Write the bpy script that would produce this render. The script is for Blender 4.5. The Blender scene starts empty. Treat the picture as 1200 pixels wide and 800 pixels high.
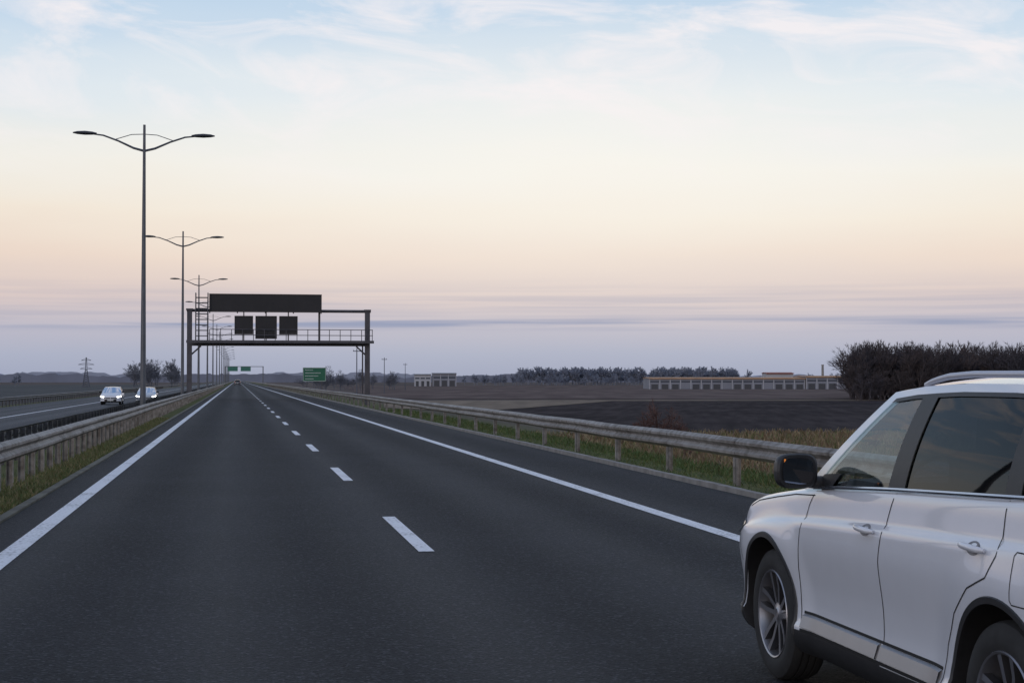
import bpy, math, random, bmesh
import numpy as np
from mathutils import Vector, Matrix
random.seed(7)
R=math.radians
scene=bpy.context.scene
COL=scene.collection
scene.view_settings.view_transform='Standard'
scene.view_settings.look='None'
scene.view_settings.exposure=0
scene.view_settings.gamma=1

# ------------------------------------------------------------------ materials
def new_mat(name):
    m=bpy.data.materials.new(name); m.use_nodes=True
    nt=m.node_tree; b=nt.nodes['Principled BSDF']
    return m,nt,b
def mat(name,col,rough=0.6,metal=0.0,noise=0.12,scale=8.0,coat=0.0,spec=0.5,bump=0.0,detail=3):
    m,nt,b=new_mat(name)
    tc=nt.nodes.new('ShaderNodeTexCoord'); n=nt.nodes.new('ShaderNodeTexNoise')
    n.inputs['Scale'].default_value=scale; n.inputs['Detail'].default_value=detail
    nt.links.new(tc.outputs['Object'],n.inputs['Vector'])
    r=nt.nodes.new('ShaderNodeValToRGB')
    r.color_ramp.elements[0].position=0.3; r.color_ramp.elements[1].position=0.7
    r.color_ramp.elements[0].color=[c*(1-noise) for c in col]+[1]
    r.color_ramp.elements[1].color=[min(1,c*(1+noise)) for c in col]+[1]
    nt.links.new(n.outputs['Fac'],r.inputs['Fac']); nt.links.new(r.outputs['Color'],b.inputs['Base Color'])
    b.inputs['Roughness'].default_value=rough; b.inputs['Metallic'].default_value=metal
    b.inputs['Coat Weight'].default_value=coat; b.inputs['Coat Roughness'].default_value=0.04
    b.inputs['Specular IOR Level'].default_value=spec
    if bump:
        bp=nt.nodes.new('ShaderNodeBump'); bp.inputs['Strength'].default_value=bump; bp.inputs['Distance'].default_value=0.02
        nt.links.new(n.outputs['Fac'],bp.inputs['Height']); nt.links.new(bp.outputs['Normal'],b.inputs['Normal'])
    return m
def glass_mat(name,tint,refl=1.0,ior=1.6):
    m=bpy.data.materials.new(name); m.use_nodes=True; nt=m.node_tree; nt.nodes.clear()
    o=nt.nodes.new('ShaderNodeOutputMaterial'); mx=nt.nodes.new('ShaderNodeMixShader')
    t=nt.nodes.new('ShaderNodeBsdfTransparent'); g=nt.nodes.new('ShaderNodeBsdfGlossy')
    t.inputs['Color'].default_value=(*tint,1); g.inputs['Roughness'].default_value=0.02
    g.inputs['Color'].default_value=(refl,refl,refl,1)
    f=nt.nodes.new('ShaderNodeFresnel'); f.inputs['IOR'].default_value=ior
    nt.links.new(f.outputs[0],mx.inputs[0]); nt.links.new(t.outputs[0],mx.inputs[1]); nt.links.new(g.outputs[0],mx.inputs[2])
    nt.links.new(mx.outputs[0],o.inputs[0]); return m
def emis_mat(name,col,s):
    m,nt,b=new_mat(name); b.inputs['Base Color'].default_value=(*col,1)
    b.inputs['Emission Color'].default_value=(*col,1); b.inputs['Emission Strength'].default_value=s; return m

# ------------------------------------------------------------------ mesh builder
class MB:
    def __init__(s): s.v=[];s.f=[];s.m=[]
    def add(s,vs,fs,mi=0):
        o=len(s.v); s.v+=[tuple(v) for v in vs]; s.f+=[tuple(i+o for i in f) for f in fs]; s.m+=[mi]*len(fs)
    def box(s,c,d,mi=0,M=None,taper=1.0):
        vs=[]
        for z in(-1,1):
            k=taper if z>0 else 1
            for x,y in((-1,-1),(1,-1),(1,1),(-1,1)):
                p=Vector((x*d[0]/2*k,y*d[1]/2*k,z*d[2]/2))
                if M: p=M@p
                vs.append((p.x+c[0],p.y+c[1],p.z+c[2]))
        s.add(vs,[(0,3,2,1),(4,5,6,7),(0,1,5,4),(1,2,6,5),(2,3,7,6),(3,0,4,7)],mi)
    def bbox(s,x0,x1,y0,y1,z0,z1,mi=0):
        s.box(((x0+x1)/2,(y0+y1)/2,(z0+z1)/2),(x1-x0,y1-y0,z1-z0),mi)
    def tube(s,pts,rad,n=8,mi=0,caps=True):
        pts=[Vector(p) for p in pts]
        if not isinstance(rad,(list,tuple)): rad=[rad]*len(pts)
        vs=[];up0=None
        for i,p in enumerate(pts):
            t=(pts[min(i+1,len(pts)-1)]-pts[max(i-1,0)]).normalized()
            if up0 is None:
                up0=Vector((0,0,1)) if abs(t.z)<0.9 else Vector((1,0,0))
            a=t.cross(up0).normalized(); b=t.cross(a).normalized()
            for k in range(n):
                w=2*math.pi*k/n; q=p+a*(math.cos(w)*rad[i])+b*(math.sin(w)*rad[i]); vs.append(q)
        fs=[]
        for i in range(len(pts)-1):
            for k in range(n):
                fs.append((i*n+k,i*n+(k+1)%n,(i+1)*n+(k+1)%n,(i+1)*n+k))
        if caps: fs.append(tuple(range(n))); fs.append(tuple((len(pts)-1)*n+k for k in range(n)))
        s.add(vs,fs,mi)
    def grid(s,rows,mi=0):
        n=len(rows[0]); vs=[p for r in rows for p in r]; fs=[]
        for i in range(len(rows)-1):
            for k in range(n-1):
                fs.append((i*n+k,i*n+k+1,(i+1)*n+k+1,(i+1)*n+k))
        s.add(vs,fs,mi)
    def lathe_x(s,prof,c,n=40,mi=0,sx=1):
        rows=[]
        for k in range(n+1):
            w=2*math.pi*k/n
            rows.append([(c[0]+sx*x,c[1]+r*math.cos(w),c[2]+r*math.sin(w)) for x,r in prof])
        s.grid(rows,mi)
    def obj(s,name,mats,parent=None,sharp=None,recalc=True,weld=False):
        me=bpy.data.meshes.new(name); me.from_pydata(s.v,[],s.f)
        for m in mats: me.materials.append(m)
        me.polygons.foreach_set('material_index',s.m)
        if recalc or weld:
            bm=bmesh.new(); bm.from_mesh(me)
            if weld: bmesh.ops.remove_doubles(bm,verts=bm.verts,dist=1e-5)
            bmesh.ops.recalc_face_normals(bm,faces=bm.faces); bm.to_mesh(me); bm.free()
        if sharp is not None:
            me.polygons.foreach_set('use_smooth',[True]*len(me.polygons))
            me.set_sharp_from_angle(angle=R(sharp))
        me.update()
        ob=bpy.data.objects.new(name,me); COL.objects.link(ob)
        if parent: ob.parent=parent
        return ob
def empty(name,loc=(0,0,0)):
    e=bpy.data.objects.new(name,None); e.location=loc; COL.objects.link(e); return e

# ------------------------------------------------------------------ camera
cam=bpy.data.cameras.new('camera'); cam.lens=56.4; cam.sensor_width=36; cam.clip_end=20000; cam.clip_start=0.1
co=bpy.data.objects.new('camera',cam); COL.objects.link(co)
co.location=(0,0,1.62); co.rotation_euler=(R(90+1.37),0,-R(9.72)); scene.camera=co

# ------------------------------------------------------------------ world
w=bpy.data.worlds.new('World'); scene.world=w; w.use_nodes=True; nt=w.node_tree; nt.nodes.clear()
N=nt.nodes.new; L=nt.links.new
def math_n(op,a=None,b=None,c=None,clamp=False):
    n=N('ShaderNodeMath'); n.operation=op; n.use_clamp=clamp
    for i,x in enumerate((a,b,c)):
        if x is None: continue
        if isinstance(x,(int,float)): n.inputs[i].default_value=x
        else: L(x,n.inputs[i])
    return n.outputs[0]
def mixc(f,a,b,mode='MIX'):
    n=N('ShaderNodeMix'); n.data_type='RGBA'; n.blend_type=mode
    for inp,x in ((n.inputs[0],f),(n.inputs[6],a),(n.inputs[7],b)):
        if isinstance(x,(int,float)): inp.default_value=x
        elif isinstance(x,tuple): inp.default_value=x
        else: L(x,inp)
    return n.outputs[2]
def srgb(r,g,b):
    f=lambda c:(c/255/12.92) if c/255<=0.04045 else ((c/255+0.055)/1.055)**2.4
    return (f(r),f(g),f(b),1)
tc=N('ShaderNodeTexCoord'); sep=N('ShaderNodeSeparateXYZ'); L(tc.outputs['Generated'],sep.inputs[0])
X,Y,Z=sep.outputs
az=math_n('ARCTAN2',X,Y)
def mkramp(stops):
    ramp=N('ShaderNodeValToRGB'); cr=ramp.color_ramp
    while len(cr.elements)<len(stops): cr.elements.new(0.5)
    for e,(p,c) in zip(cr.elements,stops): e.position=p; e.color=srgb(*c)
    return ramp
ramp=mkramp([(0.0,(160,168,192)),(0.016,(170,177,199)),(0.032,(186,184,200)),(0.050,(214,197,197)),(0.075,(234,213,200)),
       (0.1,(241,228,213)),(0.13,(240,237,230)),(0.175,(219,230,239)),(0.235,(182,208,234)),(0.45,(140,170,210)),(1.0,(96,126,172))])
rampc=mkramp([(0.0,(158,166,190)),(0.05,(196,194,208)),(0.12,(216,216,226)),(0.25,(196,212,234)),(0.5,(150,178,214)),(1.0,(96,126,172))])
comb=N('ShaderNodeCombineXYZ'); L(math_n('MULTIPLY',az,2.2),comb.inputs[0]); L(math_n('MULTIPLY',Z,14.0),comb.inputs[1])
n1=N('ShaderNodeTexNoise'); n1.inputs['Scale'].default_value=1.6; n1.inputs['Detail'].default_value=4; L(comb.outputs[0],n1.inputs['Vector'])
warp=math_n('MULTIPLY',math_n('SUBTRACT',n1.outputs['Fac'],0.5),0.05)
zz=math_n('ADD',Z,math_n('MULTIPLY',warp,math_n('MULTIPLY',Z,8.0,clamp=True)))
L(zz,ramp.inputs['Fac']); L(zz,rampc.inputs['Fac'])
away=N('ShaderNodeMapRange'); away.interpolation_type='SMOOTHSTEP'; away.inputs[1].default_value=.45; away.inputs[2].default_value=1.3
L(math_n('ABSOLUTE',math_n('SUBTRACT',az,.2)),away.inputs[0])
col=mixc(away.outputs[0],ramp.outputs['Color'],rampc.outputs['Color'])
dz=math_n('SUBTRACT',az,0.22)
g=math_n('MULTIPLY',math_n('MULTIPLY',dz,dz),-13.0)
ez=math_n('SUBTRACT',Z,0.135); g2=math_n('MULTIPLY',math_n('MULTIPLY',ez,ez),-170.0)
glow=math_n('EXPONENT',math_n('ADD',g,g2))
col=mixc(math_n('MULTIPLY',glow,0.6),col,srgb(253,249,242))
comb2=N('ShaderNodeCombineXYZ'); L(math_n('ADD',math_n('MULTIPLY',az,6.0),math_n('MULTIPLY',Z,5.0)),comb2.inputs[0]); L(math_n('MULTIPLY',Z,17.0),comb2.inputs[1])
n2=N('ShaderNodeTexNoise'); n2.inputs['Scale'].default_value=1.55; n2.inputs['Detail'].default_value=9; n2.inputs['Roughness'].default_value=0.60
n2.inputs['Distortion'].default_value=0.8; L(comb2.outputs[0],n2.inputs['Vector'])
mr=N('ShaderNodeMapRange'); mr.inputs[1].default_value=0.46; mr.inputs[2].default_value=0.66; L(n2.outputs['Fac'],mr.inputs[0])
hi=N('ShaderNodeMapRange'); hi.inputs[1].default_value=0.11; hi.inputs[2].default_value=0.18; L(Z,hi.inputs[0])
cf=math_n('MULTIPLY',math_n('MULTIPLY',mr.outputs[0],hi.outputs[0]),0.8)
col=mixc(cf,col,srgb(250,242,243))
comb3=N('ShaderNodeCombineXYZ'); L(math_n('MULTIPLY',az,5.0),comb3.inputs[0]); L(math_n('MULTIPLY',Z,230.0),comb3.inputs[1])
n3=N('ShaderNodeTexNoise'); n3.inputs['Scale'].default_value=1.0; n3.inputs['Detail'].default_value=4; L(comb3.outputs[0],n3.inputs['Vector'])
mr3=N('ShaderNodeMapRange'); mr3.inputs[1].default_value=0.40; mr3.inputs[2].default_value=0.60; L(n3.outputs['Fac'],mr3.inputs[0])
bz=math_n('SUBTRACT',Z,0.0345); bm_=math_n('EXPONENT',math_n('MULTIPLY',math_n('MULTIPLY',bz,bz),-90000.0))
bz4=math_n('SUBTRACT',Z,0.047); bm4=math_n('EXPONENT',math_n('MULTIPLY',math_n('MULTIPLY',bz4,bz4),-9000.0))
bb=math_n('ADD',math_n('MULTIPLY',bm_,0.9),math_n('MULTIPLY',bm4,0.3))
col=mixc(math_n('MULTIPLY',mr3.outputs[0],bb,clamp=True),col,srgb(148,158,187))
below=math_n('LESS_THAN',Z,-0.002)
col=mixc(below,col,(0.06,0.06,0.065,1))
bg=N('ShaderNodeBackground'); L(col,bg.inputs[0]); bg.inputs[1].default_value=0.97
sky=N('ShaderNodeTexSky'); sky.sky_type='NISHITA'; sky.sun_disc=False; sky.sun_elevation=R(4); sky.sun_rotation=R(215)
bg2=N('ShaderNodeBackground'); L(sky.outputs[0],bg2.inputs[0]); bg2.inputs[1].default_value=0.01
ad=N('ShaderNodeAddShader'); L(bg.outputs[0],ad.inputs[0]); L(bg2.outputs[0],ad.inputs[1])
ow=N('ShaderNodeOutputWorld'); L(ad.outputs[0],ow.inputs[0])
sl=bpy.data.lights.new('sun','SUN'); sl.energy=0.45; sl.angle=R(12); sl.color=(1,0.88,0.80)
so=bpy.data.objects.new('sun',sl); COL.objects.link(so)
so.rotation_euler=Vector((math.sin(R(35)),math.cos(R(35)),-math.tan(R(9)))).to_track_quat('-Z','Y').to_euler()

# ------------------------------------------------------------------ ground
def ground_mat():
    m,nt,b=new_mat('ground_soil_grass'); N=nt.nodes.new; L=nt.links.new
    tc=N('ShaderNodeTexCoord'); sp=N('ShaderNodeSeparateXYZ'); L(tc.outputs['Object'],sp.inputs[0])
    n=N('ShaderNodeTexNoise'); n.inputs['Scale'].default_value=0.6; n.inputs['Detail'].default_value=6; L(tc.outputs['Object'],n.inputs['Vector'])
    nb=N('ShaderNodeTexNoise'); nb.inputs['Scale'].default_value=0.012; nb.inputs['Detail'].default_value=5; L(tc.outputs['Object'],nb.inputs['Vector'])
    r1=N('ShaderNodeValToRGB'); e=r1.color_ramp.elements; e[0].position=.35;e[1].position=.65
    e[0].color=(0.05,0.068,0.02,1); e[1].color=(0.10,0.10,0.038,1); L(n.outputs['Fac'],r1.inputs[0])
    r2=N('ShaderNodeValToRGB'); e=r2.color_ramp.elements; e[0].position=.35;e[1].position=.65
    e[0].color=(0.055,0.044,0.044,1); e[1].color=(0.115,0.09,0.082,1); L(nb.outputs['Fac'],r2.inputs[0])
    ab=N('ShaderNodeMath'); ab.operation='ABSOLUTE'; sh=N('ShaderNodeMath'); sh.operation='ADD'; sh.inputs[1].default_value=3.0
    L(sp.outputs[0],sh.inputs[0]); L(sh.outputs[0],ab.inputs[0])
    ad=N('ShaderNodeMath'); ad.operation='MULTIPLY_ADD'; ad.inputs[1].default_value=6; L(n.outputs['Fac'],ad.inputs[0]); L(ab.outputs[0],ad.inputs[2])
    mr=N('ShaderNodeMapRange'); mr.inputs[1].default_value=25; mr.inputs[2].default_value=30; L(ad.outputs[0],mr.inputs[0])
    mx=N('ShaderNodeMix'); mx.data_type='RGBA'; L(mr.outputs[0],mx.inputs[0]); L(r1.outputs[0],mx.inputs[6]); L(r2.outputs[0],mx.inputs[7])
    L(mx.outputs[2],b.inputs['Base Color']); b.inputs['Roughness'].default_value=0.95; b.inputs['Specular IOR Level'].default_value=0.1
    return m
prof=[(-9000,-2),(-60,-2),(-27,-2),(-20,-.62),(-18.4,-.56),(-6.0,-.56),(-5.2,-.38),(-4.4,-.2),(-3.5,-.05),(-2.5,-.03),(7.0,-.03),(8.3,-.06),(9.2,-.2),(11,-.9),(14.5,-2),(60,-2),(9000,-2)]
ys=[-400,-50,0,20,50,100,200,400,1000,3000,15000]
mb=MB(); mb.grid([[(x,y,z) for x,z in prof] for y in ys]); mb.obj('ground',[ground_mat()],recalc=False)

def asphalt(name,base,amp=1.0):
    m,nt,b=new_mat(name); N=nt.nodes.new; L=nt.links.new
    tc=N('ShaderNodeTexCoord'); sp=N('ShaderNodeSeparateXYZ'); L(tc.outputs['Object'],sp.inputs[0])
    n=N('ShaderNodeTexNoise'); n.inputs['Scale'].default_value=22; n.inputs['Detail'].default_value=4; n.inputs['Roughness'].default_value=.75; L(tc.outputs['Object'],n.inputs['Vector'])
    vo=N('ShaderNodeTexVoronoi'); vo.inputs['Scale'].default_value=55; L(tc.outputs['Object'],vo.inputs['Vector'])
    mp=N('ShaderNodeMapping'); mp.inputs['Scale'].default_value=(1.6,0.05,1); L(tc.outputs['Object'],mp.inputs[0])
    n2=N('ShaderNodeTexNoise'); n2.inputs['Scale'].default_value=1.0; n2.inputs['Detail'].default_value=4; L(mp.outputs[0],n2.inputs['Vector'])
    n3=N('ShaderNodeTexNoise'); n3.inputs['Scale'].default_value=0.35; n3.inputs['Detail'].default_value=6; n3.inputs['Roughness'].default_value=.65; L(tc.outputs['Object'],n3.inputs['Vector'])
    c=N('ShaderNodeMath'); c.operation='MULTIPLY_ADD'; c.inputs[1].default_value=2*math.pi/1.78; c.inputs[2].default_value=0.6; L(sp.outputs[0],c.inputs[0])
    cs=N('ShaderNodeMath'); cs.operation='COSINE'; L(c.outputs[0],cs.inputs[0])
    def ma(op,a,b_):
        q=N('ShaderNodeMath'); q.operation=op
        for i,x in enumerate((a,b_)):
            if isinstance(x,(int,float)): q.inputs[i].default_value=x
            else: L(x,q.inputs[i])
        return q.outputs[0]
    val=ma('ADD',ma('MULTIPLY',ma('SUBTRACT',n.outputs['Fac'],.5),5.5), ma('MULTIPLY',ma('SUBTRACT',n2.outputs['Fac'],.5),1.9))
    val=ma('ADD',val,ma('MULTIPLY',ma('SUBTRACT',n3.outputs['Fac'],.5),2.0))
    val=ma('ADD',val,ma('MULTIPLY',cs.outputs[0],0.18))
    gt=N('ShaderNodeMapRange'); gt.inputs[1].default_value=0.86; gt.inputs[2].default_value=0.97
    sc=N('ShaderNodeSeparateColor'); L(vo.outputs['Color'],sc.inputs[0]); L(sc.outputs[0],gt.inputs[0])
    val=ma('ADD',val,ma('MULTIPLY',gt.outputs[0],4.0))
    fac=ma('MAXIMUM',ma('ADD',ma('MULTIPLY',val,0.5*amp),0.85),.2)
    rgb=N('ShaderNodeVectorMath'); rgb.operation='SCALE'; rgb.inputs[0].default_value=base; L(fac,rgb.inputs['Scale'])
    L(rgb.outputs[0],b.inputs['Base Color'])
    rr=ma('ADD',ma('MULTIPLY',cs.outputs[0],-.05),ma('ADD',ma('MULTIPLY',n2.outputs['Fac'],.25),.64)); L(rr,b.inputs['Roughness'])
    b.inputs['Specular IOR Level'].default_value=0.22
    bp=N('ShaderNodeBump'); bp.inputs['Strength'].default_value=0.9; bp.inputs['Distance'].default_value=0.012
    L(ma('ADD',vo.outputs['Distance'],n.outputs['Fac']),bp.inputs['Height']); L(bp.outputs[0],b.inputs['Normal'])
    return m
asp=asphalt('asphalt',(0.0205,0.0212,0.0248)); asp2=asphalt('asphalt_sky_sheen',(0.075,0.077,0.084),.6)  # asp2: paler base colour carries the sky reflection off the surface
def sheet(name,x0,x1,z,mt,y0=-60,y1=6000,n=60):
    mb=MB(); yy=[y0+(y1-y0)*(i/n)**3 for i in range(n+1)]
    mb.grid([[(x0,y,z),(x1,y,z)] for y in yy]); return mb.obj(name,[mt],recalc=False)
sheet('motorway_road',-2.62,7.0,0.0,asp)
sheet('opposite_carriageway_road',-17.8,-6.3,-0.50,asp2)
def paint_mat():
    m,nt,b=new_mat('road_paint_white'); N=nt.nodes.new; L=nt.links.new
    tc=N('ShaderNodeTexCoord'); n=N('ShaderNodeTexNoise'); n.inputs['Scale'].default_value=25; n.inputs['Detail'].default_value=6; L(tc.outputs['Object'],n.inputs['Vector'])
    n2=N('ShaderNodeTexNoise'); n2.inputs['Scale'].default_value=1.2; n2.inputs['Detail'].default_value=4; L(tc.outputs['Object'],n2.inputs['Vector'])
    a=N('ShaderNodeMath'); a.operation='MULTIPLY_ADD'; a.inputs[1].default_value=.5; L(n2.outputs['Fac'],a.inputs[0]); L(n.outputs['Fac'],a.inputs[2])
    r=N('ShaderNodeValToRGB'); e=r.color_ramp.elements; e[0].position=.54; e[1].position=.72
    e[0].color=(0.22,0.22,0.24,1); e[1].color=(0.70,0.71,0.75,1); L(a.outputs[0],r.inputs[0]); L(r.outputs[0],b.inputs['Base Color'])
    b.inputs['Roughness'].default_value=.6; return m
pm=paint_mat(); mb=MB()
def stripe(x,y0,y1,wd,z,M=None): (M or mb).add([(x-wd/2,y0,z),(x+wd/2,y0,z),(x+wd/2,y1,z),(x-wd/2,y1,z)],[(0,1,2,3)])
def longstripe(x,wd,z,M=None):
    yy=[-60+6000*(i/60)**3 for i in range(61)]
    for a,b in zip(yy[:-1],yy[1:]): stripe(x,a,b,wd,z,M)
longstripe(-2.08,0.2,.005); longstripe(5.06,0.2,.005)
y=15.1-10.8*5
while y<1500: stripe(1.77,y,y+3.9,0.15,.005); y+=10.8
for x in(-6.6,-13.0): longstripe(x,0.2,-.495)
y=-40
while y<1200: stripe(-9.35,y,y+3.9,0.15,-.495); y+=10.8
mb.obj('road_markings',[pm],recalc=False)
conc=mat('concrete',(0.22,0.21,0.20),.9,noise=.25,scale=3,bump=.3)
mb=MB()
y=-30
while y<400:
    mb.bbox(7.02,7.14,y,y+0.985,-.08,.07+random.uniform(-.004,.004)); y+=1.0
mb.bbox(7.02,7.14,400,2500,-.08,.07)
mb.obj('kerb',[conc],recalc=False)
mb=MB(); mb.bbox(-2.76,-2.64,-30,2500,-.08,.02); mb.obj('edge_channel',[mat('concrete_dirty',(0.09,0.088,0.07),.9,noise=.4,scale=2)],recalc=False)

def poly(name,pts,z,mt):
    mb=MB(); mb.add([(x,y,z) for x,y in pts],[tuple(range(len(pts)))]); return mb.obj(name,[mt],recalc=False)
def field_mat(name,a,b_,sc,ang,rep):
    m,nt,b=new_mat(name); N=nt.nodes.new; L=nt.links.new
    tc=N('ShaderNodeTexCoord'); mp=N('ShaderNodeMapping'); mp.inputs['Rotation'].default_value=(0,0,ang); L(tc.outputs['Object'],mp.inputs[0])
    mp2=N('ShaderNodeMapping'); mp2.inputs['Scale'].default_value=(1,.08,1); L(mp.outputs[0],mp2.inputs[0])
    n=N('ShaderNodeTexNoise'); n.inputs['Scale'].default_value=sc; n.inputs['Detail'].default_value=6; L(mp2.outputs[0],n.inputs['Vector'])
    n2=N('ShaderNodeTexNoise'); n2.inputs['Scale'].default_value=.05; n2.inputs['Detail'].default_value=5; L(tc.outputs['Object'],n2.inputs['Vector'])
    ad=N('ShaderNodeMath'); ad.operation='ADD'; L(n.outputs['Fac'],ad.inputs[0]); L(n2.outputs['Fac'],ad.inputs[1])
    hf=N('ShaderNodeMath'); hf.operation='MULTIPLY'; hf.inputs[1].default_value=.5; L(ad.outputs[0],hf.inputs[0])
    r=N('ShaderNodeValToRGB'); e=r.color_ramp.elements; e[0].position=.4;e[1].position=.6; e[0].color=(*a,1); e[1].color=(*b_,1)
    L(hf.outputs[0],r.inputs[0]); L(r.outputs[0],b.inputs['Base Color']); b.inputs['Roughness'].default_value=1; b.inputs['Specular IOR Level'].default_value=.05
    return m
poly('ploughed_field',[(26.5,177),(28.5,101),(38,104),(60,110),(220,130),(220,250),(106,257),(63,265)],-1.95,field_mat('dark_soil',(.013,.010,.013),(.042,.033,.037),.9,.3,1))
poly('stubble_field',[(18.6,206),(26.4,178),(63,266),(220,251),(220,262),(66,280),(24.5,272)],-1.94,field_mat('stubble',(.15,.12,.095),(.22,.175,.135),.4,.2,1))
poly('brown_field',[(26,300),(66,290),(240,280),(500,1000),(60,1000)],-1.93,field_mat('brown_soil',(.080,.058,.056),(.135,.102,.094),.2,.2,1))
poly('fallow_field',[(-30,60),(-30,330),(-300,420),(-300,80)],-1.94,field_mat('fallow_soil',(.036,.037,.044),(.075,.07,.07),.2,.2,1))
poly('winter_crop_field',[(-34,340),(-310,430),(-600,1200),(-60,1200)],-1.93,field_mat('crop_green',(.06,.066,.068),(.10,.10,.10),.1,.2,1))

# ------------------------------------------------------------------ guardrails
def steel_mat(name,col,metal):
    m,nt,b=new_mat(name); N=nt.nodes.new; L=nt.links.new
    tc=N('ShaderNodeTexCoord'); mp=N('ShaderNodeMapping'); mp.inputs['Scale'].default_value=(3,.25,3); L(tc.outputs['Object'],mp.inputs[0])
    n=N('ShaderNodeTexNoise'); n.inputs['Scale'].default_value=1.3; n.inputs['Detail'].default_value=5; n.inputs['Roughness'].default_value=.7; L(mp.outputs[0],n.inputs['Vector'])
    n2=N('ShaderNodeTexNoise'); n2.inputs['Scale'].default_value=7; n2.inputs['Detail'].default_value=5; L(tc.outputs['Object'],n2.inputs['Vector'])
    a=N('ShaderNodeMath'); a.operation='ADD'; L(n.outputs['Fac'],a.inputs[0]); L(n2.outputs['Fac'],a.inputs[1])
    h=N('ShaderNodeMath'); h.operation='MULTIPLY'; h.inputs[1].default_value=.5; L(a.outputs[0],h.inputs[0])
    r=N('ShaderNodeValToRGB'); e=r.color_ramp.elements; e[0].position=.40;e[1].position=.60
    e[0].color=(col[0]*.5,col[1]*.46,col[2]*.42,1); e[1].color=(*[c*1.2 for c in col],1); L(h.outputs[0],r.inputs[0]); L(r.outputs[0],b.inputs['Base Color'])
    b.inputs['Roughness'].default_value=.58; b.inputs['Metallic'].default_value=metal; return m
steel=steel_mat('galvanised_steel',(0.25,0.235,0.225),.3)
steel_shade=steel_mat('steel_shaded',(0.10,0.10,0.11),.3)  # darker copy of the rail steel, backlit shade put into its colour
def guardrail(name,x,face,zb,top,sp,y0,y1,mt,bury=.25):
    mb=MB()
    P=[(0.0,0),(.03,.015),(.08,.055),(.08,.095),(.03,.135),(.018,.155),(.03,.175),(.08,.215),(.08,.255),(.03,.295),(0,.31)]
    rr=random.Random(int(abs(x)*10))
    y=y0; dzp=0
    while y<y1:
        L_=4.0 if y<300 else 40.0
        dzn=rr.uniform(-.008,.008) if y<300 else 0
        def ring(yy,dx,dz_):
            prof=[(x+face*(.06+d)+dx,zb+top-.31+h+dz_) for d,h in P]; pr=prof+[(a-face*.006,b) for a,b in reversed(prof)]
            return [(a,yy,b) for a,b in pr+[pr[0]]]
        mb.grid([ring(y,0,dzp),ring(y+L_+.15,-face*.008,dzn)])
        dzp=dzn; y+=L_
    y=y0+.3
    while y<min(y1,420):
        mb.bbox(x-.05,x-.044,y-.05,y+.05,zb-bury,zb+top-.02); mb.bbox(x+.044,x+.05,y-.05,y+.05,zb-bury,zb+top-.02)
        mb.bbox(x-.044,x+.044,y-.003,y+.003,zb-bury,zb+top-.02)
        mb.bbox(min(x+face*.051,x+face*.075),max(x+face*.051,x+face*.075),y-.06,y+.06,zb+top-.27,zb+top-.04)
        y+=sp
    return mb.obj(name,[mt],sharp=25)
guardrail('guardrail',7.75,-1,-.04,.76,4.0,-20,1500,steel)
guardrail('guardrail',-3.42,1,-.04,.76,1.33,-20,1500,steel)
guardrail('guardrail',-5.75,-1,-.45,.80,1.33,-20,1500,steel_shade)
guardrail('guardrail',-18.6,1,-.56,.78,2.0,-20,1500,steel_shade)

# ------------------------------------------------------------------ street lamps
lampm=mat('lamp_paint_grey',(0.10,0.105,0.12),.5,metal=.3,noise=.15,scale=2)
lampd=mat('lamp_head_dark',(0.035,0.036,0.042),.45,noise=.1)
mb=MB()
mb.tube([(0,0,-.2),(0,0,4),(0,0,13.9)],[.14,.12,.06],12,0)
mb.tube([(0,0,0),(0,0,.5)],[.2,.19],12,0); mb.box((0,0,.02),(.5,.5,.06),0)
for s in(-1,1):
    mb.tube([(0,0,12.65),(s*.5,0,12.78),(s*1.2,0,13.1),(s*1.9,0,13.35),(s*2.35,0,13.40)],[.06,.055,.045,.04,.035],8,0)
    mb.tube([(0,0,13.45),(s*.6,0,13.42),(s*1.35,0,13.17)],[.02,.02,.02],6,0)
    secs=[(2.2,.05,.045),(2.4,.14,.09),(2.75,.19,.115),(3.1,.17,.085),(3.3,.07,.03)]
    rows=[]
    for d,wy,hz in secs:
        ring=[]
        for k in range(13):
            a=2*math.pi*k/12; zz_=math.sin(a)*hz; zz_=zz_ if zz_>0 else zz_*.7
            ring.append((s*d,math.cos(a)*wy,13.42+zz_+ (d-2.2)*.02))
        rows.append(ring)
    mb.grid(rows,1)
    mb.add([rows[-1][k] for k in range(12)],[tuple(range(12))],1); mb.add([rows[0][k] for k in range(12)],[tuple(range(12))],1)
l0=mb.obj('street_lamp',[lampm,lampd],sharp=35)
l0.location=(-4.4,78,-.15)
for i in range(1,16):
    o=bpy.data.objects.new('street_lamp',l0.data); COL.objects.link(o); o.location=(-4.4,78+55.5*i,-.15); o.rotation_euler=(0,0,random.uniform(-.02,.02))
o=bpy.data.objects.new('street_lamp',l0.data); COL.objects.link(o); o.location=(-4.4,22.5,-.15)

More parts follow.
